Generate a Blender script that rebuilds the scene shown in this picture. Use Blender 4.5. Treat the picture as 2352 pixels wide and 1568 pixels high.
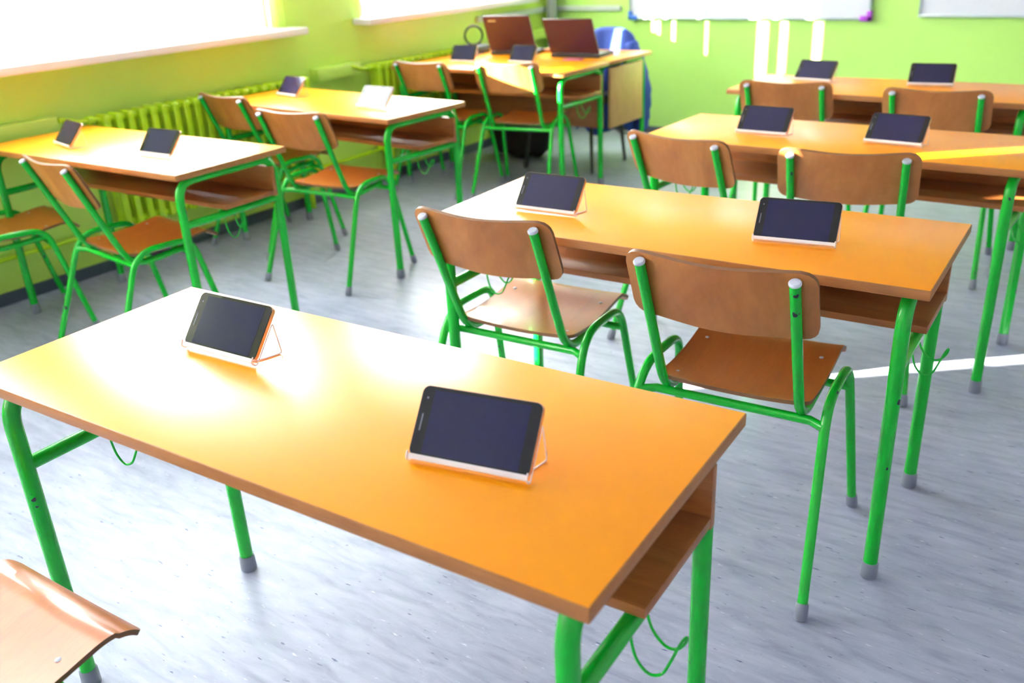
import bpy, bmesh, math, random
from mathutils import Vector, Matrix
random.seed(7)
S = bpy.context.scene
COL = S.collection
for o in list(bpy.data.objects): bpy.data.objects.remove(o)

# ------------------------------------------------------------------ camera
cam_d = bpy.data.cameras.new('camera'); cam = bpy.data.objects.new('camera', cam_d); COL.objects.link(cam)
F_PX, PITCH, YAW, ROLL, EYE = 2074.5, 0.41513, 0.62985, -0.050773, 1.4515
cy, sy, cp, sp = math.cos(YAW), math.sin(YAW), math.cos(PITCH), math.sin(PITCH)
fw = Vector((-sy*cp, cy*cp, -sp)); rt = Vector((cy, sy, 0)); up = rt.cross(fw)
c_, s_ = math.cos(ROLL), math.sin(ROLL)
rt, up = rt*c_ + up*s_, up*c_ - rt*s_
M = Matrix((rt, up, -fw)).transposed().to_4x4(); M.translation = (0, 0, EYE)
cam.matrix_world = M
cam_d.sensor_width = 36; cam_d.lens = F_PX/2352*36; cam_d.clip_start = .05
cam_d.dof.use_dof = True; cam_d.dof.focus_distance = 1.8; cam_d.dof.aperture_fstop = 3.2
S.camera = cam

# ------------------------------------------------------------------ world, sun, exposure
S.view_settings.view_transform = 'Standard'; S.view_settings.look = 'None'
S.view_settings.gamma = 1; S.view_settings.use_curve_mapping = False
S.view_settings.exposure = 1.06
W = bpy.data.worlds.new('sky'); S.world = W; W.use_nodes = True
bgn = W.node_tree.nodes['Background']; bgn.inputs[0].default_value = (.86, .92, 1, 1); bgn.inputs[1].default_value = 16.0
sun_d = bpy.data.lights.new('sun', 'SUN'); sun = bpy.data.objects.new('sun', sun_d); COL.objects.link(sun)
sun_d.energy = 110; sun_d.color = (1, .93, .80); sun_d.angle = math.radians(.5)
SUN = Vector((.766, .643, -.28)).normalized()
sun.rotation_euler = SUN.to_track_quat('-Z', 'Y').to_euler()
XW = -4.28; YF = 6.65; XR = 2.6; YB = -3.6; ZC = 3.1
WINS = [(-3.3, -1.5), (-1.0, 1.42), (1.92, 3.79), (4.42, 6.22)]
WZ0, WZ1 = 1.04, 2.75
for i, (a, b) in enumerate(WINS):
    ld = bpy.data.lights.new('window_portal', 'AREA'); ld.shape = 'RECTANGLE'; ld.size = b-a; ld.size_y = WZ1-WZ0
    ld.cycles.is_portal = True
    lo = bpy.data.objects.new('window_portal', ld); COL.objects.link(lo)
    lo.location = (XW-.28, (a+b)/2, (WZ0+WZ1)/2)
    lo.rotation_euler = Matrix(((0,0,-1),(1,0,0),(0,-1,0))).to_euler()   # -Z points to +X

# ------------------------------------------------------------------ materials
def mat(name, col, rough=.5, metal=0, spec=.5, coat=0, coat_r=.05, trans=0):
    m = bpy.data.materials.new(name); m.use_nodes = True
    b = m.node_tree.nodes['Principled BSDF']
    b.inputs['Base Color'].default_value = (*col, 1); b.inputs['Roughness'].default_value = rough
    b.inputs['Metallic'].default_value = metal; b.inputs['Specular IOR Level'].default_value = spec
    b.inputs['Coat Weight'].default_value = coat; b.inputs['Coat Roughness'].default_value = coat_r
    b.inputs['Transmission Weight'].default_value = trans
    return m
def nd(m, t, **kw):
    n = m.node_tree.nodes.new(t)
    for k, v in kw.items():
        if k in n.inputs: n.inputs[k].default_value = v
        else: setattr(n, k, v)
    return n
def ln(m, a, b): m.node_tree.links.new(a, b)
def bsdf(m): return m.node_tree.nodes['Principled BSDF']
def coords(m, scale, rot=(0,0,0), rnd=True):
    tc = nd(m, 'ShaderNodeTexCoord'); mp = nd(m, 'ShaderNodeMapping')
    mp.inputs['Scale'].default_value = scale; mp.inputs['Rotation'].default_value = rot
    ln(m, tc.outputs['Object'], mp.inputs['Vector'])
    if rnd:
        oi = nd(m, 'ShaderNodeObjectInfo'); mu = nd(m, 'ShaderNodeMath', operation='MULTIPLY'); mu.inputs[1].default_value = 37.
        ln(m, oi.outputs['Random'], mu.inputs[0]); ln(m, mu.outputs[0], mp.inputs['Location'])
    return mp.outputs['Vector']
def ramp(m, fac, stops):
    r = nd(m, 'ShaderNodeValToRGB'); cr = r.color_ramp
    while len(cr.elements) < len(stops): cr.elements.new(.5)
    for e, (p, c) in zip(cr.elements, stops): e.position = p; e.color = (*c, 1)
    ln(m, fac, r.inputs['Fac']); return r.outputs['Color']
def mix(m, fac, a, b, mode='MIX'):
    x = nd(m, 'ShaderNodeMix', data_type='RGBA', blend_type=mode)
    if isinstance(fac, float): x.inputs[0].default_value = fac
    else: ln(m, fac, x.inputs[0])
    for s, v in ((6, a), (7, b)):
        if isinstance(v, tuple): x.inputs[s].default_value = (*v, 1)
        else: ln(m, v, x.inputs[s])
    return x.outputs[2]
def wood(name, c1, c2, c3, scale, rough, coat=0, coat_r=.15, bands=1.2):
    m = mat(name, c1, rough, coat=coat, coat_r=coat_r)
    v = coords(m, scale)
    n1 = nd(m, 'ShaderNodeTexNoise', Scale=2.2, Detail=5., Roughness=.55, Distortion=bands); ln(m, v, n1.inputs['Vector'])
    n2 = nd(m, 'ShaderNodeTexNoise', Scale=22., Detail=3., Roughness=.6); ln(m, v, n2.inputs['Vector'])
    c = ramp(m, n1.outputs['Fac'], [(.3, c1), (.5, c2), (.7, c3)])
    g = ramp(m, n2.outputs['Fac'], [(.35, (.88, .87, .86)), (.6, (1, 1, 1))])
    ln(m, mix(m, .8, c, g, 'MULTIPLY'), bsdf(m).inputs['Base Color'])
    rr = nd(m, 'ShaderNodeMapRange'); rr.inputs['To Min'].default_value = rough-.06; rr.inputs['To Max'].default_value = rough+.1
    ln(m, n1.outputs['Fac'], rr.inputs['Value']); ln(m, rr.outputs[0], bsdf(m).inputs['Roughness'])
    return m
M_orange = mat('orange_laminate', (1, .33, .0), .32, spec=.46)
def _o():
    m = M_orange; v = coords(m, (1, 1, 1))
    n = nd(m, 'ShaderNodeTexNoise', Scale=3.5, Detail=4.); ln(m, v, n.inputs['Vector'])
    ln(m, ramp(m, n.outputs['Fac'], [(.35, (1., .33, .0)), (.65, (1., .355, .0))]), bsdf(m).inputs['Base Color'])
    r = nd(m, 'ShaderNodeMapRange'); r.inputs['To Min'].default_value = .29; r.inputs['To Max'].default_value = .37
    ln(m, n.outputs['Fac'], r.inputs['Value']); ln(m, r.outputs[0], bsdf(m).inputs['Roughness'])
_o()
M_edge = wood('beech_edge_band', (.38, .14, .030), (.44, .17, .042), (.50, .20, .055), (1.5, 14, 14), .4)
M_shelf = wood('beech_laminate', (.32, .10, .024), (.38, .13, .032), (.44, .155, .042), (1.2, 10, 10), .3)
M_panel = wood('pale_beech_laminate', (.50, .27, .08), (.56, .31, .10), (.60, .34, .12), (3, 3, 1), .45)
M_seat = wood('varnished_seat_plywood', (.44, .115, .014), (.48, .13, .018), (.53, .15, .022), (9, 1.1, 4), .34, coat=.16, coat_r=.07, bands=.5)
M_back = wood('varnished_back_plywood', (.39, .130, .025), (.50, .185, .042), (.60, .25, .070), (2.2, 1.2, 1.0), .36, bands=1.2)
M_ply = mat('plywood_edge', (.20, .085, .03), .5)
def green_paint(name, col, chips=True):
    m = mat(name, col, .24, spec=.5)
    if chips:
        v = coords(m, (1, 1, .7))
        n = nd(m, 'ShaderNodeTexNoise', Scale=38., Detail=2., Roughness=.4); ln(m, v, n.inputs['Vector'])
        f = ramp(m, n.outputs['Fac'], [(.745, (0, 0, 0)), (.752, (1, 1, 1))])
        ln(m, mix(m, f, col, (.012, .02, .035)), bsdf(m).inputs['Base Color'])
    return m
M_green = green_paint('green_tube_paint', (.0, .44, .022))
M_cap = mat('grey_plastic', (.22, .24, .30), .45)
M_endcap = mat('pale_grey_plastic', (.58, .62, .72), .4)
M_screen = mat('dark_screen_glass', (.016, .015, .055), .12, spec=.38)
M_bezel = mat('black_bezel', (.014, .014, .015), .16, spec=.35)
M_tabcase = mat('champagne_metal', (.75, .48, .36), .3, metal=.8)
M_lens = mat('camera_lens', (.16, .165, .21), .15)
M_stand = mat('white_coated_wire', (.92, .86, .86), .3)
M_white = mat('white_window_paint', (.88, .88, .88), .35)
M_slat = mat('white_blind_fabric', (.82, .82, .80), .8)
M_sill = mat('white_sill', (.82, .80, .80), .35)
M_trunk = mat('pale_grey_trunking', (.62, .70, .62), .4)
M_post = mat('grey_metal_post', (.40, .45, .42), .4)
M_board = mat('whiteboard_enamel', (.80, .82, .90), .22, spec=.6)
M_alu = mat('aluminium_frame', (.50, .58, .60), .35, metal=.6)
M_blue = mat('blue_plastic', (.03, .16, .62), .35)
M_purple = mat('purple_plastic', (.42, .06, .62), .35)
M_black = mat('black_plastic', (.012, .012, .015), .4)
M_lid = mat('dark_laptop_lid', (.045, .012, .028), .38, spec=.35)
M_keys = mat('grey_laptop_deck', (.30, .31, .34), .4)
M_bag = mat('black_bag_fabric', (.010, .010, .014), .8)
M_jacket = mat('blue_jacket_fabric', (.018, .06, .33), .75)
M_pink = mat('pink_paper', (.85, .20, .32), .6)
M_paper = mat('white_paper', (.82, .82, .82), .6)
M_rad = mat('radiator_green_paint', (.50, .78, .012), .25, coat=.3)
def wallmat(name, a, b, rough):
    m = mat(name, a, rough, spec=.5)
    v = coords(m, (1, 1, 1), rnd=False)
    n = nd(m, 'ShaderNodeTexNoise', Scale=1.6, Detail=5.); ln(m, v, n.inputs['Vector'])
    ln(m, ramp(m, n.outputs['Fac'], [(.35, a), (.65, b)]), bsdf(m).inputs['Base Color'])
    n2 = nd(m, 'ShaderNodeTexNoise', Scale=60., Detail=3.); ln(m, v, n2.inputs['Vector'])
    bp = nd(m, 'ShaderNodeBump', Strength=.06, Distance=.01); ln(m, n2.outputs['Fac'], bp.inputs['Height']); ln(m, bp.outputs[0], bsdf(m).inputs['Normal'])
    return m
M_wall = wallmat('lime_oil_paint', (.50, .84, .18), (.53, .87, .21), .32)
M_upper = wallmat('pale_grey_paint', (.50, .50, .54), (.54, .54, .58), .7)
M_wallL = wallmat('yellow_green_oil_paint', (.56, .80, .11), (.59, .84, .13), .32)
M_ceil = wallmat('white_distemper', (.50, .50, .54), (.53, .53, .57), .8)
M_base = mat('dark_baseboard', (.05, .07, .10), .5)
M_floor = mat('marbled_linoleum', (.5, .53, .62), .3, spec=.24)
def _f():
    m = M_floor; b = bsdf(m)
    v = coords(m, (2.8, 14, 1), (0, 0, math.radians(-12)), rnd=False)
    n1 = nd(m, 'ShaderNodeTexNoise', Scale=2.2, Detail=8., Roughness=.62, Distortion=.5); ln(m, v, n1.inputs['Vector'])
    c = ramp(m, n1.outputs['Fac'], [(.28, (.285, .31, .43)), (.5, (.39, .42, .55)), (.72, (.48, .51, .64))])
    v2 = coords(m, (8, 36, 1), (0, 0, math.radians(-14)), rnd=False)
    n2 = nd(m, 'ShaderNodeTexNoise', Scale=3.2, Detail=3., Roughness=.5); ln(m, v2, n2.inputs['Vector'])
    f = ramp(m, n2.outputs['Fac'], [(.27, (1, 1, 1)), (.33, (0, 0, 0))])
    c = mix(m, f, c, (.12, .14, .25))
    n4 = nd(m, 'ShaderNodeTexNoise', Scale=4.0, Detail=3., Roughness=.5); ln(m, v2, n4.inputs['Vector'])
    f4 = ramp(m, n4.outputs['Fac'], [(.67, (0, 0, 0)), (.74, (1, 1, 1))])
    c = mix(m, f4, c, (.66, .69, .78))
    v3 = coords(m, (1, 1, 1), rnd=False)
    n3 = nd(m, 'ShaderNodeTexNoise', Scale=1.3, Detail=5., Roughness=.6); ln(m, v3, n3.inputs['Vector'])
    d = ramp(m, n3.outputs['Fac'], [(.3, (.84, .84, .84)), (.6, (1, 1, 1))])
    ln(m, mix(m, 1., c, d, 'MULTIPLY'), b.inputs['Base Color'])
    r = nd(m, 'ShaderNodeMapRange'); r.inputs['To Min'].default_value = .26; r.inputs['To Max'].default_value = .42
    ln(m, n3.outputs['Fac'], r.inputs['Value']); ln(m, r.outputs[0], b.inputs['Roughness'])
_f()
M_glass = bpy.data.materials.new('window_glass'); M_glass.use_nodes = True
def _g():
    nt = M_glass.node_tree; nt.nodes.clear()
    t = nt.nodes.new('ShaderNodeBsdfTransparent'); g = nt.nodes.new('ShaderNodeBsdfGlossy'); g.inputs['Roughness'].default_value = .02
    mx = nt.nodes.new('ShaderNodeMixShader'); mx.inputs[0].default_value = .04; o = nt.nodes.new('ShaderNodeOutputMaterial')
    nt.links.new(t.outputs[0], mx.inputs[1]); nt.links.new(g.outputs[0], mx.inputs[2]); nt.links.new(mx.outputs[0], o.inputs[0])
_g()

# ------------------------------------------------------------------ mesh helpers
def obj(name, bm, mats, parent=None, smooth=True, sharp=35):
    me = bpy.data.meshes.new(name)
    bmesh.ops.recalc_face_normals(bm, faces=bm.faces)
    bm.to_mesh(me); bm.free()
    for m in (mats if isinstance(mats, (list, tuple)) else [mats]): me.materials.append(m)
    if smooth:
        for p in me.polygons: p.use_smooth = True
        me.set_sharp_from_angle(angle=math.radians(sharp))
    o = bpy.data.objects.new(name, me); COL.objects.link(o)
    if parent: o.parent = parent
    return o
def tag(o, label=None, cat=None, group=None, kind=None):
    if label: o['label'] = label
    if cat: o['category'] = cat
    if group: o['group'] = group
    if kind: o['kind'] = kind
    return o
def empty(name, loc=(0,0,0), rz=0.):
    o = bpy.data.objects.new(name, None); o.empty_display_size = .1; COL.objects.link(o)
    o.location = loc; o.rotation_euler = (0, 0, rz); return o
def kids(o): return [x for x in COL.objects if x.parent == o]
def copy_tree(o, parent=None):
    c = o.copy(); COL.objects.link(c)
    if parent: c.parent = parent
    for ch in kids(o): copy_tree(ch, c)
    return c
def box(bm, x0, x1, y0, y1, z0, z1, bev=0., mi=0, seg=2):
    r = bmesh.ops.create_cube(bm, size=1); vs = r['verts']
    for v in vs: v.co = Vector(((x0+x1)/2+v.co.x*(x1-x0), (y0+y1)/2+v.co.y*(y1-y0), (z0+z1)/2+v.co.z*(z1-z0)))
    fs = list({f for v in vs for f in v.link_faces})
    for f in fs: f.material_index = mi
    if bev > 0:
        es = list({e for v in vs for e in v.link_edges})
        rb = bmesh.ops.bevel(bm, geom=es, offset=bev, segments=seg, affect='EDGES', profile=.5)
        for f in rb['faces']: f.material_index = mi
        fs = list({f for v in rb['verts'] for f in v.link_faces} | set(f for f in fs if f.is_valid))
    return fs
def fillet(pts, rad, n=6):
    pts = [Vector(p) for p in pts]; out = [pts[0]]
    for i in range(1, len(pts)-1):
        a, b, c = pts[i-1], pts[i], pts[i+1]
        r = rad[i] if isinstance(rad, (list, tuple)) else rad
        u = (a-b); w = (c-b); d = min(r, u.length*.49, w.length*.49)
        p0 = b+u.normalized()*d; p1 = b+w.normalized()*d
        for k in range(n+1):
            t = k/n; out.append(p0*(1-t)**2+b*2*t*(1-t)+p1*t*t)
    out.append(pts[-1]); return out
def tube(bm, pts, r, n=14, caps=True, closed=False, flat=1.):
    pts = [Vector(p) for p in pts]; N = len(pts); rings = []
    t0 = (pts[1]-pts[0]).normalized(); ref = Vector((0, 0, 1)) if abs(t0.z) < .9 else Vector((1, 0, 0))
    nrm = t0.cross(ref).normalized()
    for i, p in enumerate(pts):
        a = pts[i-1] if i > 0 else (pts[-1] if closed else pts[0]); b = pts[i+1] if i < N-1 else (pts[0] if closed else pts[-1])
        t = (b-a).normalized(); nrm = (nrm-t*nrm.dot(t)).normalized(); bi = t.cross(nrm)
        rr = r[i] if isinstance(r, (list, tuple)) else r
        rings.append([bm.verts.new(p+nrm*math.cos(2*math.pi*k/n)*rr+bi*math.sin(2*math.pi*k/n)*rr*flat) for k in range(n)])
    for i in range(N if closed else N-1):
        A, B = rings[i], rings[(i+1) % N]
        for k in range(n): bm.faces.new((A[k], A[(k+1) % n], B[(k+1) % n], B[k]))
    if caps and not closed: bm.faces.new(rings[0][::-1]); bm.faces.new(rings[-1])
def cyl(bm, p0, p1, r0, r1=None, n=18):
    tube(bm, [p0, p1], [r0, r0 if r1 is None else r1], n)
def sheet(bm, us, vs, P, N, th, mi_face=0, mi_edge=1):
    """solid sheet: P(u,v) mid surface, N(u,v) normal"""
    A = [[bm.verts.new(P(u, v)+N(u, v)*th/2) for u in us] for v in vs]
    B = [[bm.verts.new(P(u, v)-N(u, v)*th/2) for u in us] for v in vs]
    nu, nv = len(us), len(vs)
    for j in range(nv-1):
        for i in range(nu-1):
            bm.faces.new((A[j][i], A[j][i+1], A[j+1][i+1], A[j+1][i])).material_index = mi_face
            bm.faces.new((B[j][i], B[j+1][i], B[j+1][i+1], B[j][i+1])).material_index = mi_face
    def e(a, b, c, d): bm.faces.new((a, b, c, d)).material_index = mi_edge
    for i in range(nu-1):
        e(A[0][i], B[0][i], B[0][i+1], A[0][i+1]); e(A[-1][i], A[-1][i+1], B[-1][i+1], B[-1][i])
    for j in range(nv-1):
        e(A[j][0], A[j+1][0], B[j+1][0], B[j][0]); e(A[j][-1], B[j][-1], B[j+1][-1], A[j+1][-1])
def rrect(bm, x0, x1, y0, y1, z0, z1, r, n=6, mi=0):
    """rounded rectangle in XY extruded along Z"""
    pts = []
    for cx, cy_, a0 in ((x1-r, y1-r, 0), (x0+r, y1-r, 90), (x0+r, y0+r, 180), (x1-r, y0+r, 270)):
        for k in range(n+1):
            a = math.radians(a0+90*k/n); pts.append((cx+r*math.cos(a), cy_+r*math.sin(a)))
    a = [bm.verts.new((x, y, z0)) for x, y in pts]; b = [bm.verts.new((x, y, z1)) for x, y in pts]
    fs = [bm.faces.new(a[::-1]), bm.faces.new(b)]
    for i in range(len(pts)):
        j = (i+1) % len(pts); fs.append(bm.faces.new((a[i], a[j], b[j], b[i])))
    for f in fs: f.material_index = mi
    return fs
def B(): return bmesh.new()

# ------------------------------------------------------------------ room shell
def struct(name, bm, m, sm=False): return tag(obj(name, bm, m, smooth=sm), kind='structure')
bm = B(); box(bm, XW-.32, XR+.2, YB-.2, YF+.2, -.12, 0); struct('floor', bm, M_floor)
bm = B(); box(bm, XW-.32, XR+.2, YB-.2, YF+.2, ZC, ZC+.12); struct('ceiling', bm, M_ceil)
bm = B(); box(bm, XW-.32, XR+.2, YF, YF+.2, 0, ZC); struct('wall_front', bm, M_wall)
bm = B(); box(bm, XW-.32, XR+.2, YB-.2, YB, 0, ZC); struct('wall_back', bm, M_upper)
bm = B(); box(bm, XR, XR+.2, YB, YF, 0, ZC); struct('wall_right', bm, M_upper)
bm = B()
box(bm, XW-.32, XW, YB, YF, 0, WZ0); box(bm, XW-.32, XW, YB, YF, WZ1, ZC)
ys = [YB]+[v for w in WINS for v in w]+[YF]
for i in range(0, len(ys), 2): box(bm, XW-.32, XW, ys[i], ys[i+1], WZ0, WZ1)
struct('wall_left', bm, M_wallL)
bm = B(); box(bm, XW, XW+.012, YB, YF-.012, 0, .06, .003); struct('baseboard_left', bm, M_base, True)
bm = B(); box(bm, XW, XR, YF-.012, YF, 0, .05, .003); struct('baseboard_front', bm, M_base, True)
# windows
for i, (a, b) in enumerate(WINS):
    w = empty('window_%d' % (i+1), (XW-.16, (a+b)/2, WZ0)); tag(w, kind='structure')
    h = (b-a)/2; bm = B(); H = WZ1-WZ0
    X0, X1 = -.05, .01
    box(bm, X0, X1, -h, -h+.055, 0, H, .006); box(bm, X0, X1, h-.055, h, 0, H, .006)
    box(bm, X0, X1, -h+.055, h-.055, 0, .06, .006); box(bm, X0, X1, -h+.055, h-.055, H-.06, H, .006)
    ms = {2: (2.40-(a+b)/2,), 3: (5.25-(a+b)/2,)}.get(i, (0,))
    for mY in ms: box(bm, X0, X1, mY-.035, mY+.035, .06, H-.06, .006)
    obj('window_frame', bm, M_white, w)
    if i == 1:
        bm = B(); box(bm, -.02, .02, -h+.10, .07-(a+b)/2, 1.68-WZ0, 2.08-WZ0, .005); obj('sun_blocker_panel', bm, M_white, w)  # added out-of-view panel, there only to stop a stray sun beam
    bm = B(); e_ = [-h+.055]+[q for mY in ms for q in (mY-.035, mY+.035)]+[h-.055]
    for k in range(0, len(e_), 2):
        y0, y1 = e_[k], e_[k+1]
        box(bm, -.03, .03, y0, y0+.05, .06, H-.06, .006); box(bm, -.03, .03, y1-.05, y1, .06, H-.06, .006)
        box(bm, -.03, .03, y0+.05, y1-.05, .06, .11, .006); box(bm, -.03, .03, y0+.05, y1-.05, H-.11, H-.06, .006)
    obj('sash', bm, M_white, w)
    bm = B()
    for k in range(0, len(e_), 2): box(bm, -.003, .003, e_[k]+.045, e_[k+1]-.045, .105, H-.105)
    obj('window_pane', bm, M_glass, w, smooth=False)
    bm = B(); box(bm, .0, .305, -h-.07, h+.045, -.018, .022, .008)
    obj('window_sill', bm, M_sill, w)
# added unseen vertical blinds, turned edge-on; their few gaps shape the sun streaks
XB = XW-.015; SL = .09; COV = SL*1.245
def gap_at(x, y, wdt): c0 = y-(x-XB)*.8394; return (c0-wdt/2, c0+wdt/2)
GAPS = [gap_at(-.67, 3.075, .085), (.37, .42)]
GAPS += [gap_at(x, YF, w) for x, w in ((-3.345, .018), (-3.30, .018), (-3.174, .018), (-2.894, .024), (-2.47, .055), (-2.314, .030), (-2.07, .034))]
GAPS.sort()
SDIR = Vector((-.84, .54, 0)).normalized()
bl_labels = ['behind the photographer', 'nearest the front desk', 'over the long radiator', 'closest to the whiteboards']
for i, (a, b) in enumerate(WINS):
    root = empty('sun_shaping_blind', (XB, (a+b)/2, WZ1-.03))
    tag(root, 'added white vertical blind, slats turned against sun, in the window '+bl_labels[i], 'blind', 'added vertical blinds that shape the sun')
    yc = (a+b)/2; bm = B(); box(bm, -.07, .0, a-yc+.01, b-yc-.01, 0, .03, .004); obj('headrail', bm, M_white, root)
    lo = a-.06; ivs = []
    for g0, g1 in GAPS:
        if g1 < a-.05 or g0 > b: continue
        ivs.append((lo, g0)); lo = g1
    ivs.append((lo, b+.02))
    if i == 1: ivs.append((.371, .419))      # a short slat closes the upper part of this gap
    for (p, q) in ivs:
        if q-p < .004: continue
        wd = min(SL, (q-p)/1.245); cov = wd*1.245
        n = max(1, math.ceil((q-p-cov)/(COV*.97))+1)
        for k in range(n):
            y0 = p if n == 1 else p+(q-p-cov)*k/(n-1)
            zb = 1.066
            if (p, q) == (.371, .419): zb = 1.50
            if 3.11 < y0 < 3.49: zb = 1.28
            s0 = 0.
            if y0 < a: s0 = (a-y0+.002)/SDIR.y      # keep clear of the reveal
            s1 = wd
            if y0+SDIR.y*wd > b: s1 = (b-.002-y0)/SDIR.y
            if s1-s0 < .008: continue
            bm = B(); p0 = Vector((0, y0-yc, 0))+SDIR*s0; p1 = Vector((0, y0-yc, 0))+SDIR*s1; nn = Vector((SDIR.y, -SDIR.x, 0))*.0008
            z1_, z0_ = 0., zb-(WZ1-.03)
            vs = [bm.verts.new(v) for v in (p0-nn+Vector((0,0,z0_)), p1-nn+Vector((0,0,z0_)), p1+nn+Vector((0,0,z0_)), p0+nn+Vector((0,0,z0_)),
                                            p0-nn+Vector((0,0,z1_)), p1-nn+Vector((0,0,z1_)), p1+nn+Vector((0,0,z1_)), p0+nn+Vector((0,0,z1_)))]
            for f in ((0,1,2,3),(7,6,5,4),(0,4,5,1),(1,5,6,2),(2,6,7,3),(3,7,4,0)): bm.faces.new([vs[t] for t in f])
            obj('slat', bm, M_slat, root, smooth=False)
# pipe cover ledge, pipes, trunking
def trim(n, *bx, m=M_wallL, bev=.006):
    bm = B()
    for b_ in bx: box(bm, *b_, bev)
    return struct('trim_%d' % n, bm, m, True)
trim(1, (XW, XW+.075, YB, 2.27, .735, .81)); trim(2, (XW, XW+.075, 3.93, 4.30, .735, .81)); trim(3, (XW, XW+.075, 5.85, YF, .735, .81))
trim(4, (XW, XW+.025, 5.62, YF, .925, .965), m=M_trunk); trim(5, (XW+.025, -3.62, YF-.025, YF, .925, .965), m=M_trunk)
trim(6, (XW+.0, XW+.025, YF-.05, YF-.0, .965, ZC), m=M_trunk)
bm = B(); box(bm, -.035, .035, -.03, .03, 0, 2.9, .006); box(bm, -.012, .012, -.036, -.03, 0, 2.9, .002)
o = obj('metal_post', bm, M_post); o.location = (XW+.085, YF-.12, 0); tag(o, 'grey metal cable post standing in the corner behind the laptops', 'post')
bm = B(); tube(bm, [(XW+.03, YB+.01, .22), (XW+.03, 2.36, .22)], .011); tube(bm, [(XW+.03, 3.86, .22), (XW+.03, 4.36, .22)], .011)
o = obj('heating_pipe', bm, M_rad); tag(o, 'thin lime green heating pipe low along the window wall', 'pipe')
# radiators
def radiator(y0, n, pitch, label):
    r = empty('radiator', (XW+.072, y0, 0)); tag(r, label, 'radiator', 'lime green column radiators under the windows')
    bm = B()
    for x in (-.032, 0, .032):
        box(bm, x-.0135, x+.0135, -.019, .019, .25, .75, .011, seg=3)
    for z in (.242, .758):
        box(bm, -.048, .048, -.0205, .0205, z-.028, z+.028, .017, seg=4)
        cyl(bm, (0, -pitch/2, z), (0, pitch/2, z), .017)
    base = None
    for k in range(n):
        if base is None: base = obj('section', bm, M_rad, r); base.location = (0, 0, 0); c = base
        else: c = base.copy(); COL.objects.link(c)
        c.location = (0, (k+.5)*pitch, 0)
    for k in (1, n-2):
        bm = B(); box(bm, -.05, .03, -.01, .01, 0, .22, .003); o = obj('foot', bm, M_rad, r); o.location = (0, (k+.5)*pitch, 0)
    bm = B(); tube(bm, fillet([(0, 0, .765), (0, -.10, .765), (.0, -.17, .79), (0, -.185, .79)], .03), .013)
    cyl(bm, (0, -.02, .765), (0, -.05, .765), .022); obj('valve_pipe', bm, M_rad, r)
    bm = B(); tube(bm, [(0, 0, .235), (-.0, -.03, .235), (-.05, -.05, .22)], .012); obj('inlet_pipe', bm, M_rad, r)
radiator(2.46, 21, .0655, 'lime green column radiator behind the two left window desks')
radiator(4.40, 22, .0655, 'lime green column radiator beside the paired laptops desk, under the far window')

# ------------------------------------------------------------------ whiteboards
def board(x0, x1, z0, z1, label, corners, name='whiteboard'):
    r = empty(name, ((x0+x1)/2, YF-.03, z0)); tag(r, label, 'whiteboard', 'whiteboards on the front wall')
    h = (x1-x0)/2; H = z1-z0
    bm = B(); box(bm, -h+.012, h-.012, -.0, .02, .012, H-.012); obj('writing_surface', bm, M_board, r, smooth=False)
    bm = B(); box(bm, -h, h, -.012, .028, 0, .016, .004); box(bm, -h, h, -.012, .028, H-.016, H, .004)
    box(bm, -h, -h+.016, -.012, .028, .016, H-.016, .004); box(bm, h-.016, h, -.012, .028, .016, H-.016, .004); obj('frame', bm, M_alu, r)
    for sx, m, lb in corners:
        for top in (0, 1):
            bm = B(); zc = (-.006, .06) if not top else (H-.06, H+.006)
            xa = (-h-.008, -h+.07) if sx < 0 else (h-.07, h+.008)
            xe = (-h-.008, -h+.026) if sx < 0 else (h-.026, h+.008)
            zb = (-.006, .028) if not top else (H-.028, H+.006)
            box(bm, xa[0], xa[1], -.018, .03, zb[0], zb[1], .007); box(bm, xe[0], xe[1], -.018, .03, zc[0], zc[1], .007)
            c = obj('corner_piece', bm, m, r); c['label'] = lb
    return r
board(-3.535, -1.72, .865, 2.15, 'wide whiteboard with blue and purple corner pieces, left one on the front wall', [(-1, M_blue, 'blue plastic corner piece'), (1, M_purple, 'purple plastic corner piece')])
board(-1.42, .9, .885, 2.15, 'whiteboard with thin plain grey frame, right one on the front wall', [])

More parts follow.
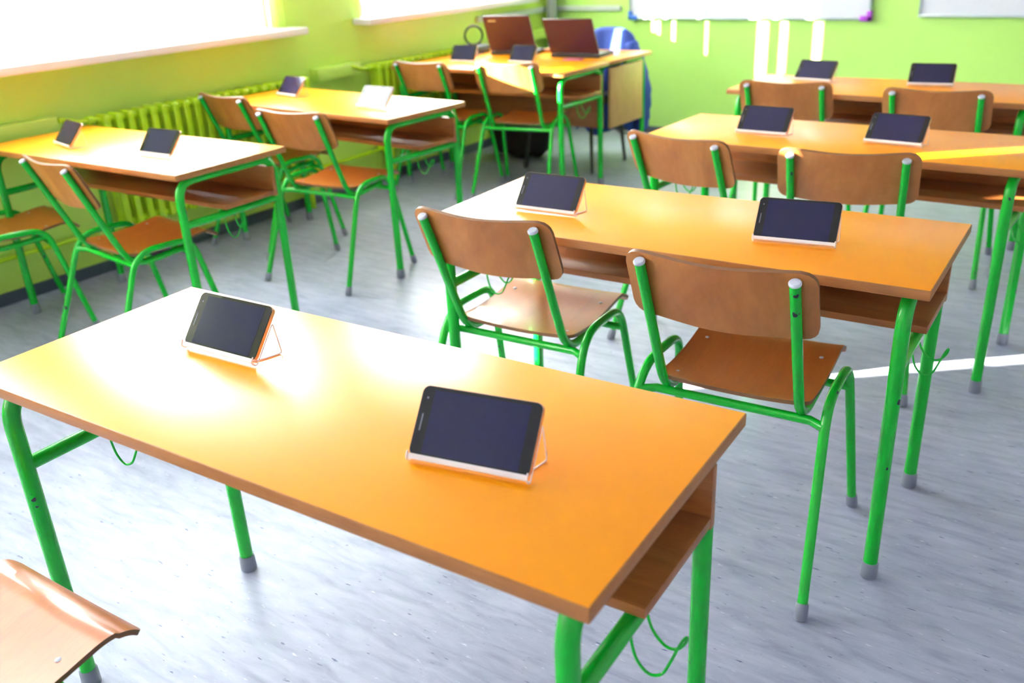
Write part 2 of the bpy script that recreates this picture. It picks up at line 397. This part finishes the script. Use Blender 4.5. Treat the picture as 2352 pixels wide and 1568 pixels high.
# ------------------------------------------------------------------ pupil desk
L, D_, HT, TT = 1.3185, .5248, .76, .023
def make_desk():
    root = empty('school_desk')
    bm = B(); box(bm, 0, L, 0, D_, HT-TT, HT, .0022, mi=1)
    bm.faces.ensure_lookup_table(); bm.normal_update()
    for f in bm.faces:
        if abs(f.normal.z) > .95 : f.material_index = 0 if f.normal.z > 0 else 1
    obj('desktop', bm, [M_orange, M_edge], root)
    bm = B(); box(bm, .024, L-.024, .205, .452, .580, .598, .0015); obj('book_shelf', bm, M_shelf, root)
    bm = B(); box(bm, .024, L-.024, .4525, .470, .574, .690, .0015); obj('back_panel', bm, M_shelf, root)
    R = .0165; zt = HT-TT-R-.0005
    for sx, x in ((0, .050), (1, L-.050)):
        for y, ye in ((.034, D_/2), (D_-.034, D_/2)):
            bm = B(); tube(bm, fillet([(x, y, .03), (x, y, zt), (x, ye, zt)], .075, 10), R, 18)
            lg = obj('leg', bm, M_green, root)
            bm = B(); tube(bm, [(x, y, 0), (x, y, .004), (x, y, .04), (x, y, .044)], [.019, .0205, .0195, .0175], 18); obj('foot_cap', bm, M_cap, lg)
        bm = B(); tube(bm, [(x, .034, .560), (x, D_-.034, .5605)], .0145, 16, flat=1.); obj('crossbar', bm, M_green, root)
        bm = B()
        pts = [(x, .215, .548), (x+.001, .215, .522), (x+.010, .215, .492), (x+.028, .217, .473), (x+.046, .222, .477), (x+.056, .229, .498), (x+.064, .236, .522), (x+.070, .243, .535),
               (x+.072, .250, .533), (x+.068, .253, .518), (x+.055, .253, .502), (x+.036, .255, .499), (x+.016, .258, .515), (x+.004, .262, .538), (x, .262, .552)]
        tube(bm, smooth_path(pts), .0025, 8); obj('bag_hook', bm, M_green, root)
    return root
def smooth_path(pts, k=4):
    P = [Vector(p) for p in pts]; out = []
    for i in range(len(P)-1):
        a, b, c, d = P[max(i-1, 0)], P[i], P[i+1], P[min(i+2, len(P)-1)]
        for j in range(k):
            t = j/k; out.append(.5*((2*b)+(c-a)*t+(2*a-5*b+4*c-d)*t*t+(3*b-a-3*c+d)*t**3))
    out.append(P[-1]); return out
DESKS = [
 (-1.736, .6416, .0411, 'orange school desk nearest the camera, filling the foreground'),
 (-1.6305, 1.8496, .0324, 'orange school desk in the middle, right behind the foreground desk'),
 (-1.6007, 3.0791, -.0286, 'orange school desk with a thin sunlit strip across its right side'),
 (-1.7371, 4.2387, -.0129, 'orange school desk farthest back on the right, before the whiteboards'),
 (-4.1052, 1.8343, .0291, 'orange school desk at the left edge beside the window'),
 (-4.1179, 3.0734, -.0611, 'orange school desk by the radiator whose tablets mirror the bright window'),
 (-4.137, 4.50, 0, 'orange school desk pushed against the panelled teacher desk'),
]
desk0 = make_desk()
for i, (x, y, rz, lb) in enumerate(DESKS):
    d = desk0 if i == 0 else copy_tree(desk0)
    d.location = (x, y, 0); d.rotation_euler = (0, 0, rz); tag(d, lb, 'desk', 'green framed pupil desks with orange tops')

# ------------------------------------------------------------------ pupil chair (faces +Y)
def make_chair():
    root = empty('school_chair')
    r = .0118
    for s in (-1, 1):
        arch = fillet([(s*.252, -.252, .025), (s*.226, -.075, .470), (s*.222, .155, .466), (s*.250, .252, .025)], [0, .085, .065, 0], 8)
        # split the arch at its middle: two legs
        mid = len(arch)//2
        m_ = (arch[mid-1]+arch[mid])/2
        for seg, nm in ((arch[:mid]+[m_], 'rear'), ([m_]+arch[mid:], 'front')):
            bm = B(); tube(bm, seg, r, 16); lg = obj('leg', bm, M_green, root)
            foot = seg[0] if nm == 'rear' else seg[-1]; nx = seg[1] if nm == 'rear' else seg[-2]
            dr = (nx-foot).normalized(); bm = B()
            base = foot-dr*(foot.z/dr.z)
            tube(bm, [base+Vector((0, 0, .0)), base+dr*.006, base+dr*.036, base+dr*.04], [.013, .0155, .0148, .0128], 16)
            for v in bm.verts:
                if v.co.z < 0: v.co.z = 0
            obj('foot_cap', bm, M_cap, lg)
        bm = B(); tube(bm, fillet([(s*.170, -.232, .797), (s*.166, -.068, .402), (s*.166, .165, .422)], .085, 10), .0122, 18)
        u = obj('back_upright', bm, M_green, root)
        bm = B(); a = Vector((s*.170, -.232, .797)); dr = (a-Vector((s*.166, -.068, .402))).normalized()
        tube(bm, [a-dr*.0, a+dr*.004, a+dr*.007], [.0135, .0135, .011], 18); obj('end_cap', bm, M_endcap, u)
    bm = B(); tube(bm, [(-.229, -.098, .413), (-.19, -.070, .411), (.19, -.070, .411), (.229, -.098, .413)], .0112, 14); obj('rear_crossbar', bm, M_green, root)
    bm = B(); tube(bm, [(-.226, .165, .400), (.226, .165, .400)], .0108, 14); obj('front_crossbar', bm, M_green, root)
    # seat
    prof = [(-.085, .4485), (-.04, .4435), (.02, .4395), (.09, .4415), (.15, .448), (.20, .4565), (.232, .4605), (.258, .4580), (.280, .4485), (.296, .4340)]
    sp_ = smooth_path([(0, y, z) for y, z in prof], 4); nv = len(sp_)
    tl = [0]
    for i in range(1, nv): tl.append(tl[-1]+(sp_[i]-sp_[i-1]).length)
    def hw(v, r0=.035, r1=.014):
        d0 = tl[v]; d1 = tl[-1]-tl[v]; w = .187
        if d0 < r0: w -= r0-math.sqrt(max(0, r0*r0-(r0-d0)**2))
        if d1 < r1: w -= r1-math.sqrt(max(0, r1*r1-(r1-d1)**2))
        return w
    us = [(-1+2*i/20) for i in range(21)]
    def P(u, v): return Vector((u*hw(v), sp_[v].y, sp_[v].z + .006*abs(u)**2.2*(1 if v < nv*.75 else .3)))
    def Nn(u, v):
        a = sp_[max(v-1, 0)]; b_ = sp_[min(v+1, nv-1)]; t = (b_-a).normalized(); return Vector((0, -t.z, t.y))
    bm = B(); sheet(bm, us, list(range(nv)), P, Nn, .0095); seat = obj('seat', bm, [M_seat, M_ply], root, sharp=50)
    for x, y in ((-.15, -.035), (.15, -.035), (-.15, .175), (.15, .175)):
        bm = B(); z = .4505 if y < 0 else .4605
        tube(bm, [(x, y, z-.004), (x, y, z+.0005), (x, y, z+.0018)], [.0055, .0055, .003], 10); obj('rivet', bm, M_endcap, seat)
    # backrest
    T = Vector((0, -.232+.068, .797-.402)).normalized(); top = Vector((0, -.232, .797)); N0 = Vector((0, T.z, -T.y))
    H0, H1, HW, R = .018, -.168, .212, .035
    vs_ = [H1, H1+.004, H1+.011, H1+.02, H1+.035]+[H1+.035+(H0-H1-.07)*k/6 for k in range(1, 6)]+[H0-.035, H0-.02, H0-.011, H0-.004, H0]
    def hb(v):
        d = min(v-H1, H0-v); w = HW
        if d < R: w -= R-math.sqrt(max(0, R*R-(R-d)**2))
        return w
    def off(x):
        return .0175 - .020*max(0, math.cos(x/.17*math.pi/2))**1.2*(1 if abs(x) < .17 else 0) + (.004*((abs(x)-.17)/.042) if abs(x) > .17 else 0)
    def Pb(u, v):
        x = u*hb(v); return top+T*v+N0*off(x)+Vector((x, 0, 0))
    def Nb(u, v):
        x = u*hb(v); d = (off(x+.002)-off(x-.002))/.004; return (N0-Vector((1, 0, 0))*d).normalized()
    us2 = [(-1+2*i/36) for i in range(37)]
    bm = B(); sheet(bm, us2, vs_, Pb, Nb, .0095); obj('backrest', bm, [M_back, M_ply], root, sharp=50)
    return root
# caps midpoint (x, y), yaw degrees, label
CH = [
 (-1.38, .05, 2.0, 'school chair nearest the camera, only its glossy seat visible at the lower left'),
 (-.705, 1.700, 3.5, 'school chair with chipped paint on its right upright, at the middle desk, right place'),
 (-1.382, 1.765, 3.2, 'school chair with a glare-streaked worn seat at the middle desk, left place'),
 (-1.357, 2.855, -10.4, 'school chair with dappled sunlight on its backrest, at the sunlit-strip desk'),
 (-.762, 2.838, 9.7, 'school chair directly behind the middle desk black tablet'),
 (-1.425, 4.14, 3.0, 'school chair at the far right desk, left place'),
 (-.772, 4.10, 2.2, 'school chair at the far right desk, right place'),
 (-3.748, 4.309, .7, 'school chair before the far panelled desk, standing left in shade by the radiator'),
 (-3.16, 4.395, 9.5, 'school chair whose backrest is struck by full white sunlight'),
 (-3.90, 2.955, -5, 'school chair squeezed between the left wall radiator and the radiator desk'),
 (-3.158, 2.732, 4.6, 'school chair with reddish seat pulled out from the radiator desk'),
 (-3.239, 1.652, -6.1, 'school chair at the left edge desk whose backrest shows under the glare'),
 (-3.98, 1.50, -16, 'school chair cut by the left picture edge, only its seat and side rails showing'),
]
chair0 = make_chair()
for i, (x, y, a, lb) in enumerate(CH):
    c = chair0 if i == 0 else copy_tree(chair0)
    a = math.radians(a); c.location = (x-math.sin(a)*.232, y+math.cos(a)*.232, 0); c.rotation_euler = (0, 0, a)
    tag(c, lb, 'chair', 'green tube school chairs with plywood seats')

# chipped paint spots on two tubes in the foreground
M_chip = mat('bare_dark_steel', (.006, .010, .022), .5)
def chip(parent, p0, p1, r, s, toward, dth, w, h, shape):
    p0, p1 = Vector(p0), Vector(p1); ax = (p1-p0).normalized(); f = Vector(toward); f = (f-ax*f.dot(ax)).normalized(); g = ax.cross(f)
    bm = B(); n = 20; c = []
    for k in range(n+1):
        a = 0 if k == 0 else 2*math.pi*k/n
        rr = 0 if k == 0 else (1+.22*math.sin(a*2+shape)+.16*math.sin(a*3+shape*2))
        th = dth+rr*math.cos(a)*w/r; q = p0+ax*(s+rr*math.sin(a)*h)+(f*math.cos(th)+g*math.sin(th))*(r+.0004)
        c.append(bm.verts.new(q))
    for k in range(1, n+1): bm.faces.new((c[0], c[k], c[1 if k == n else k+1]))
    return obj('paint_chip', bm, M_chip, parent)
def child(root, nm, test):
    return next(o for o in kids(root) if o.name.startswith(nm) and test(o))
chairs = [o for o in COL.objects if o.name.startswith('school_chair')]
brc = chairs[1]; ur = [o for o in kids(brc) if o.name.startswith('back_upright')][1]
A0, A1 = (.170, -.232, .797), (.166, -.068, .402)
for s_, dth, w, h, sh in ((.022, -.55, .0048, .0055, 1.), (.074, -.20, .0046, .0075, 2.4), (.072, -.95, .0014, .0026, .5), (.018, .20, .0011, .0012, 0.)):
    chip(ur, A0, A1, .0122, s_, (-.1, -1, .45), dth, w, h, sh)
fd = [o for o in COL.objects if o.name.startswith('school_desk')][0]; fl = [o for o in kids(fd) if o.name.startswith('leg')][0]
for s_, dth, w, h, sh in ((.245, .2, .0040, .0050, .7), (.262, .1, .0024, .0028, 2.), (.232, .3, .0008, .0014, 0.)):
    chip(fl, (.050, .034, .735), (.050, .034, .0), .0165, s_, (.85, -.4, 0), dth, w, h, sh)

# ------------------------------------------------------------------ tablets on wire stands
TILT = math.radians(39)
def tilt_pt(x, s, n):   # s: distance up the tilted face, n: towards the viewer
    return Vector((x, s*math.sin(TILT)-n*math.cos(TILT), s*math.cos(TILT)+n*math.sin(TILT)))
TW, TH, TD = .193, .107, .0085
def make_tablet():
    r = empty('tablet')
    def place(bm):
        for v in bm.verts: v.co = tilt_pt(v.co.x, v.co.y, v.co.z)
    bm = B(); rrect(bm, -TW/2, TW/2, 0, TH, 0, TD-.0012, .011); place(bm); obj('casing', bm, M_tabcase, r)
    bm = B(); rrect(bm, -TW/2+.0008, TW/2-.0008, .0008, TH-.0008, TD-.0011, TD, .0105); place(bm); obj('front_glass', bm, M_bezel, r)
    bm = B(); box(bm, -TW/2+.021, TW/2-.018, .006, TH-.006, TD+.00005, TD+.0003); place(bm); obj('screen', bm, M_screen, r, smooth=False)
    bm = B(); rrect(bm, -TW/2+.0085, -TW/2+.0105, .038, .064, TD+.00005, TD+.0004, .0009, 3); place(bm); obj('speaker_slot', bm, M_lens, r)
    bm = B(); cyl(bm, (-TW/2+.0115, .088, TD+.00005), (-TW/2+.0115, .088, TD+.0004), .0017); place(bm); obj('camera_lens', bm, M_lens, r)
    return r
def make_stand():
    r = empty('tablet_stand')
    bm = B(); w = .094; rr = .0013
    # ledge plate below the tablet with small lip
    def q(x, s, n): return tilt_pt(x, s, n)
    pr = [(-.0035, -.003), (-.0035, .0105), (.003, .0125)]
    A = []
    for x in (-w, w):
        A.append([[bm.verts.new(q(x, s, n)) for s, n in pr], [bm.verts.new(q(x, s-.0012, n+.0002)) for s, n in pr]])
    for k in range(2):
        bm.faces.new((A[0][0][k], A[1][0][k], A[1][0][k+1], A[0][0][k+1])); bm.faces.new((A[0][1][k], A[0][1][k+1], A[1][1][k+1], A[1][1][k]))
        for e in (0, 1): bm.faces.new((A[e][0][k], A[e][0][k+1], A[e][1][k+1], A[e][1][k]))
    for k in (0, 2): bm.faces.new((A[0][0][k], A[1][0][k], A[1][1][k], A[0][1][k]))
    obj('ledge', bm, M_stand, r)
    for s in (-1, 1):
        bm = B(); x = s*(w+.0015)
        back = tilt_pt(x, .078, -.0035); base = -.0062
        path = [tilt_pt(x, .006, .0135), tilt_pt(x, -.0065, .012), tilt_pt(x, -.0065, -.0035), back, Vector((x, back.y+.012, base)), Vector((x*.9, back.y-.02, base)), Vector((x*.80, .012, base))]
        tube(bm, fillet(path, .006, 4), rr, 8); obj('side_wire', bm, M_stand, r)
    bm = B(); b2 = tilt_pt(0, .05, -.0035-.0005); cyl(bm, (-w-.001, b2.y, b2.z), (w+.001, b2.y, b2.z), rr, n=8)
    cyl(bm, (-w*.8, .012, -.0062), (w*.8, .012, -.0062), rr, n=8); obj('cross_wire', bm, M_stand, r)
    return r
TB = [  # left-bottom x,y -> right-bottom x,y on the desk, description
 (-1.464, .936, -1.274, .947, 'dark brown screen tablet at the left of the foreground desk, in the white glare'),
 (-.806, .840, -.622, .877, 'large dark navy screen tablet at the right of the foreground desk'),
 (-1.436, 2.032, -1.257, 2.040, 'grey-blue screen tablet at the left of the middle desk'),
 (-.747, 2.049, -.569, 2.075, 'pure black screen tablet at the right of the middle desk'),
 (-1.285, 3.262, -1.099, 3.257, 'navy screen tablet left on the sunlit-strip desk'),
 (-.820, 3.262, -.635, 3.245, 'navy screen tablet beside the sunlit strip, right on that desk'),
 (-1.523, 4.580, -1.336, 4.550, 'leftmost tablet of the farthest right desk, below the whiteboard stripes'),
 (-.980, 4.563, -.804, 4.580, 'rightmost tablet of the farthest right desk, against the pale green wall'),
 (-3.816, 2.030, -3.635, 1.990, 'black tablet on the orange left end of the window edge desk'),
 (-3.234, 2.044, -3.059, 2.051, 'black tablet on the glaring white part of the window edge desk'),
 (-3.915, 3.350, -3.72, 3.310, 'tablet mirroring pale window light, left on the radiator desk'),
 (-3.181, 3.201, -2.99, 3.194, 'tablet with blue and white reflections, right on the radiator desk'),
 (-3.849, 4.761, -3.655, 4.763, 'dark tablet in front of the cable box, left on the far laptop desk'),
 (-3.434, 4.836, -3.244, 4.820, 'dark tablet between the two laptops, seen above the sunlit chair'),
]
tab0, st0 = make_tablet(), make_stand()
TILT = math.radians(29); tab1, st1 = make_tablet(), make_stand()      # two steeper ones on the far desk
for i, (x0, y0, x1, y1, lb) in enumerate(TB):
    if i >= 12: t, s = (tab1, st1) if i == 12 else (copy_tree(tab1), copy_tree(st1))
    else: t, s = (tab0, st0) if i == 0 else (copy_tree(tab0), copy_tree(st0))
    a = math.atan2(y1-y0, x1-x0)
    for o in (t, s): o.location = ((x0+x1)/2, (y0+y1)/2, HT+.0076); o.rotation_euler = (0, 0, a)
    tag(t, lb, 'tablet', 'small tablets propped on the desks')
    tag(s, 'wire stand under the '+lb.replace('large ', '').split(',')[0], 'tablet stand', 'white wire tablet stands')

# ------------------------------------------------------------------ teacher desk
TX, TY, TLn, TDp = -4.13, 5.04, 1.31, .56
td = empty('teacher_desk', (TX, TY, 0)); tag(td, 'orange topped teacher desk with pale wooden side panel, carrying both laptops', 'desk')
bm = B(); box(bm, 0, TLn, 0, TDp, HT-TT, HT, .0022, mi=1); bm.normal_update()
for f in bm.faces:
    if abs(f.normal.z) > .95: f.material_index = 0 if f.normal.z > 0 else 1
obj('desktop', bm, [M_orange, M_edge], td)
for x, y in ((.055, .022), (.055, TDp-.034), (TLn-.090, .022), (TLn-.055, TDp-.034)):
    if True:
        bm = B(); tube(bm, fillet([(x, y, .03), (x, y, HT-TT-.017), (x, TDp/2, HT-TT-.017)], .075, 10), .0165, 18); lg = obj('leg', bm, M_green, td)
        bm = B(); tube(bm, [(x, y, 0), (x, y, .004), (x, y, .04), (x, y, .044)], [.019, .0205, .0195, .0175], 18); obj('foot_cap', bm, M_cap, lg)
for x in (.018, TLn-.036):
    bm = B(); box(bm, x, x+.018, .030, .46, .345, .715, .0015); obj('side_panel', bm, M_panel, td)
bm = B(); box(bm, .04, TLn-.09, .012, .028, .335, .715, .0015) ; 
for v in bm.verts: v.co.y += .045
obj('modesty_panel', bm, M_shelf, td)

# laptops
def laptop(x, y, rz, w, lean, hgt, label, badge):
    r = empty('laptop', (x, y, HT+.0015), rz); tag(r, label, 'laptop', 'dark open laptops on the teacher desk')
    bm = B(); rrect(bm, 0, w, 0, .235, 0, .020, .008); obj('base', bm, M_black, r)
    bm = B(); box(bm, .012, w-.012, .018, .150, .0202, .0225, .0006); obj('keyboard', bm, M_keys, r)
    bm = B(); box(bm, w/2-.045, w/2+.045, .165, .218, .0202, .0212, .0004); obj('touchpad', bm, M_keys, r)
    lid = B(); rrect(lid, 0, w, 0, hgt, 0, .008, .009)
    a = math.radians(lean)
    def pl(bm):
        for v in bm.verts:
            s, n = v.co.y, v.co.z; v.co = Vector((v.co.x, .010-s*math.sin(a)-n*math.cos(a)+.006, .026+s*math.cos(a)-n*math.sin(a)))
    pl(lid); lo = obj('lid', lid, M_lid, r)
    s = B(); box(s, .012, w-.012, .014, hgt-.012, -.0008, -.0001); pl(s); obj('display', s, M_bezel, lo, smooth=False)
    bm = B(); cyl(bm, (w*.12, .010, .022), (w*.88, .010, .022), .006, n=10); obj('hinge', bm, M_black, r)
    if badge:
        b = B(); x_ = .035
        for k, wl in enumerate((.007, .006, .007, .006, .007, .007)):
            box(b, x_, x_+wl, hgt-.040, hgt-.030, .0081, .0086); x_ += wl+.0025
        pl(b); o = obj('badge', b, M_alu, lo, smooth=False); o['label'] = 'small pale lettering badge'
laptop(-3.815, 5.155, math.radians(13), .33, 27, .262, 'dark laptop with a small pale badge, left of the two on the teacher desk', True)
laptop(-3.315, 5.13, math.radians(4.7), .345, 27, .245, 'dark maroon laptop in front of the blue jacket, right of the two', False)

# cable box with coiled cable
o_ = empty('charger_box', (-4.03, 5.22, HT)); tag(o_, 'low dark box at the left end of the teacher desk', 'box')
bm = B(); box(bm, -.09, .10, -.10, .09, .0, .045, .006); obj('case', bm, M_black, o_)
bm = B(); box(bm, -.085, .095, -.095, .085, .046, .052, .003); obj('lid', bm, M_cap, o_)
bm = B(); rnd = random.Random(3); pts = []
for k in range(150):
    a = k*2*math.pi/30; rr = .062+.005*math.sin(k*.37)
    pts.append((rr*math.cos(a), .012*math.sin(k*.21)+.004*math.cos(a*3), .067+rr*math.sin(a)))
pts += [(.05, .0, .02), (.03, .02, .010), (-.02, .03, .008), (.02, -.01, .008), (.07, -.005, .010), (.10, .0, .02), (.12, .0, .008)]
tube(bm, smooth_path(pts, 2), .0032, 6)
o = obj('coiled_cable', bm, M_black); o.location = (-3.985, 5.20, HT+.0535); o.rotation_euler = (0, 0, .35); tag(o, 'coiled dark cable standing upright beside the left laptop', 'cable')
bm = B(); tube(bm, smooth_path([(-3.90, 5.13, HT+.012), (-3.87, 5.09, HT+.006), (-3.93, 5.06, HT+.006), (-3.99, 5.11, HT+.006), (-3.95, 5.16, HT+.006), (-3.89, 5.19, HT+.010)], 5), .005, 8)
tag(obj('power_cable', bm, M_black), 'short black power cable lying behind the far left tablet', 'cable')
# papers
bm = B(); box(bm, -.06, .06, -.035, .035, 0, .003, .0005); o = obj('pink_note', bm, M_pink); o.location = (-3.10, 5.055+.01, HT+.001); o.rotation_euler = (0, 0, .2)
tag(o, 'pink note lying in front of the right laptop', 'paper')
bm = B(); box(bm, -.10, .10, -.07, .07, 0, .022, .002); o = obj('book', bm, M_edge); o.location = (-3.42, 5.43, HT+.0005); o.rotation_euler = (0, 0, .15)
tag(o, 'thin peach-brown book lying between the laptops', 'book')

# teacher chair (black legs), blue jacket, bag
tc = empty('office_chair', (-3.335, 5.47, 0)); tag(tc, 'black legged teacher chair behind the panelled desk, under the blue jacket', 'chair')
for sx in (-1, 1):
    for y0, y1, nm in ((-.25, -.20, 0), (.21, .18, 1)):
        bm = B(); tube(bm, [(sx*.27, y0, .0), (sx*.235, y1, .43)], .012, 14); obj('leg', bm, M_black, tc)
    bm = B(); tube(bm, fillet([(sx*.215, .18, .43), (sx*.20, .24, .60), (sx*.17, .28, .80)], .05), .011, 12); obj('back_support', bm, M_black, tc)
bm = B(); fs = rrect(bm, -.24, .24, -.23, .20, .425, .475, .07); obj('seat', bm, M_bag, tc)
bm = B(); rrect(bm, -.20, .20, .50, .83, 0, .03, .09)
for v in bm.verts:
    x, s, n = v.co; v.co = Vector((x, .255+(s-.5)*.1+n, s))
obj('backrest', bm, M_bag, tc)
# jacket: draped cloth shell
bm = B(); nu, nv = 44, 40
def jk(u, v, side):
    # u across -1..1, v 0 top .. 1 bottom
    a = u*math.pi/2
    top = .890-.16*abs(u)**2.6
    z = top-v*(top-.20-.05*math.sin(u*7))
    w = .195+.045*min(1, v*2)+.04*v
    x = w*math.sin(a*.98)*(1+.03*math.sin(v*9+u*2))
    thick = .028+.045*min(1, v*1.5)
    fold = .010*math.sin(u*15+v*3)*min(1, v*3+.2)+.006*math.sin(u*31+1+v*5)*v
    y = (thick+fold)*side*math.cos(a)**.6 if abs(u) < 1 else 0
    if v == 0: y *= .25
    return Vector((x, y, z))
grid = {}
for side in (-1, 1):
    for j in range(nv+1):
        for i in range(nu+1):
            u = -1+2*i/nu
            if side == 1 and i in (0, nu): grid[(side, j, i)] = grid[(-1, j, i)]; continue
            grid[(side, j, i)] = bm.verts.new(jk(u, (j/nv)**1.15, side))
    for j in range(nv):
        for i in range(nu):
            bm.faces.new([grid[(side, *q)] for q in ((j, i), (j, i+1), (j+1, i+1), (j+1, i))])
for i in range(nu):
    try: bm.faces.new([grid[(-1, 0, i)], grid[(-1, 0, i+1)], grid[(1, 0, i+1)], grid[(1, 0, i)]])
    except ValueError: pass
jr = empty('jacket', (-3.225, 5.768, 0)); tag(jr, 'royal blue jacket draped over the teacher chair back', 'jacket')
jr.rotation_euler = (0, 0, 0)
obj('body', bm, M_jacket, jr, sharp=80)
bm = B(); sl = smooth_path([(.165, -.01, .79), (.225, -.03, .66), (.27, -.035, .48), (.265, -.03, .32), (.255, -.02, .22)], 5)
n_ = len(sl); tube(bm, sl, [.045+.018*math.sin(k/n_*math.pi)+.004*math.sin(k*2.1) for k in range(n_)], 16, flat=.8); obj('sleeve', bm, M_jacket, jr, sharp=80)
bm = B(); nn_ = 9; 
bmesh.ops.create_uvsphere(bm, u_segments=32, v_segments=20, radius=1)
for v in bm.verts:
    x, y, z = v.co; sgn = lambda t, p: math.copysign(abs(t)**p, t)
    v.co = Vector((.24*sgn(x, .75), .12*sgn(y, .8)*(1+.08*math.sin(x*7)), max(0, .13+.13*sgn(z, .75)+.012*math.sin(x*9+y*5))))
br = empty('school_bag', (-3.82, 5.50, 0)); tag(br, 'black bag slumped on the floor under the teacher desk', 'bag')
obj('body', bm, M_bag, br, sharp=80)
bm = B(); tube(bm, smooth_path([(-.10, 0, .25), (-.07, -.01, .31), (0, -.02, .33), (.07, -.01, .31), (.10, 0, .25)], 5), .009, 10, flat=.5); obj('handle', bm, M_bag, br)
bm = B(); tube(bm, smooth_path([(-3.62, 6.58, .008), (-3.50, 6.50, .008), (-3.36, 6.60, .008), (-3.2, 6.55, .008), (-3.05, 6.60, .008)], 6), .006, 8)
tag(obj('floor_cable', bm, M_black), 'black cable lying on the floor along the front wall', 'cable')
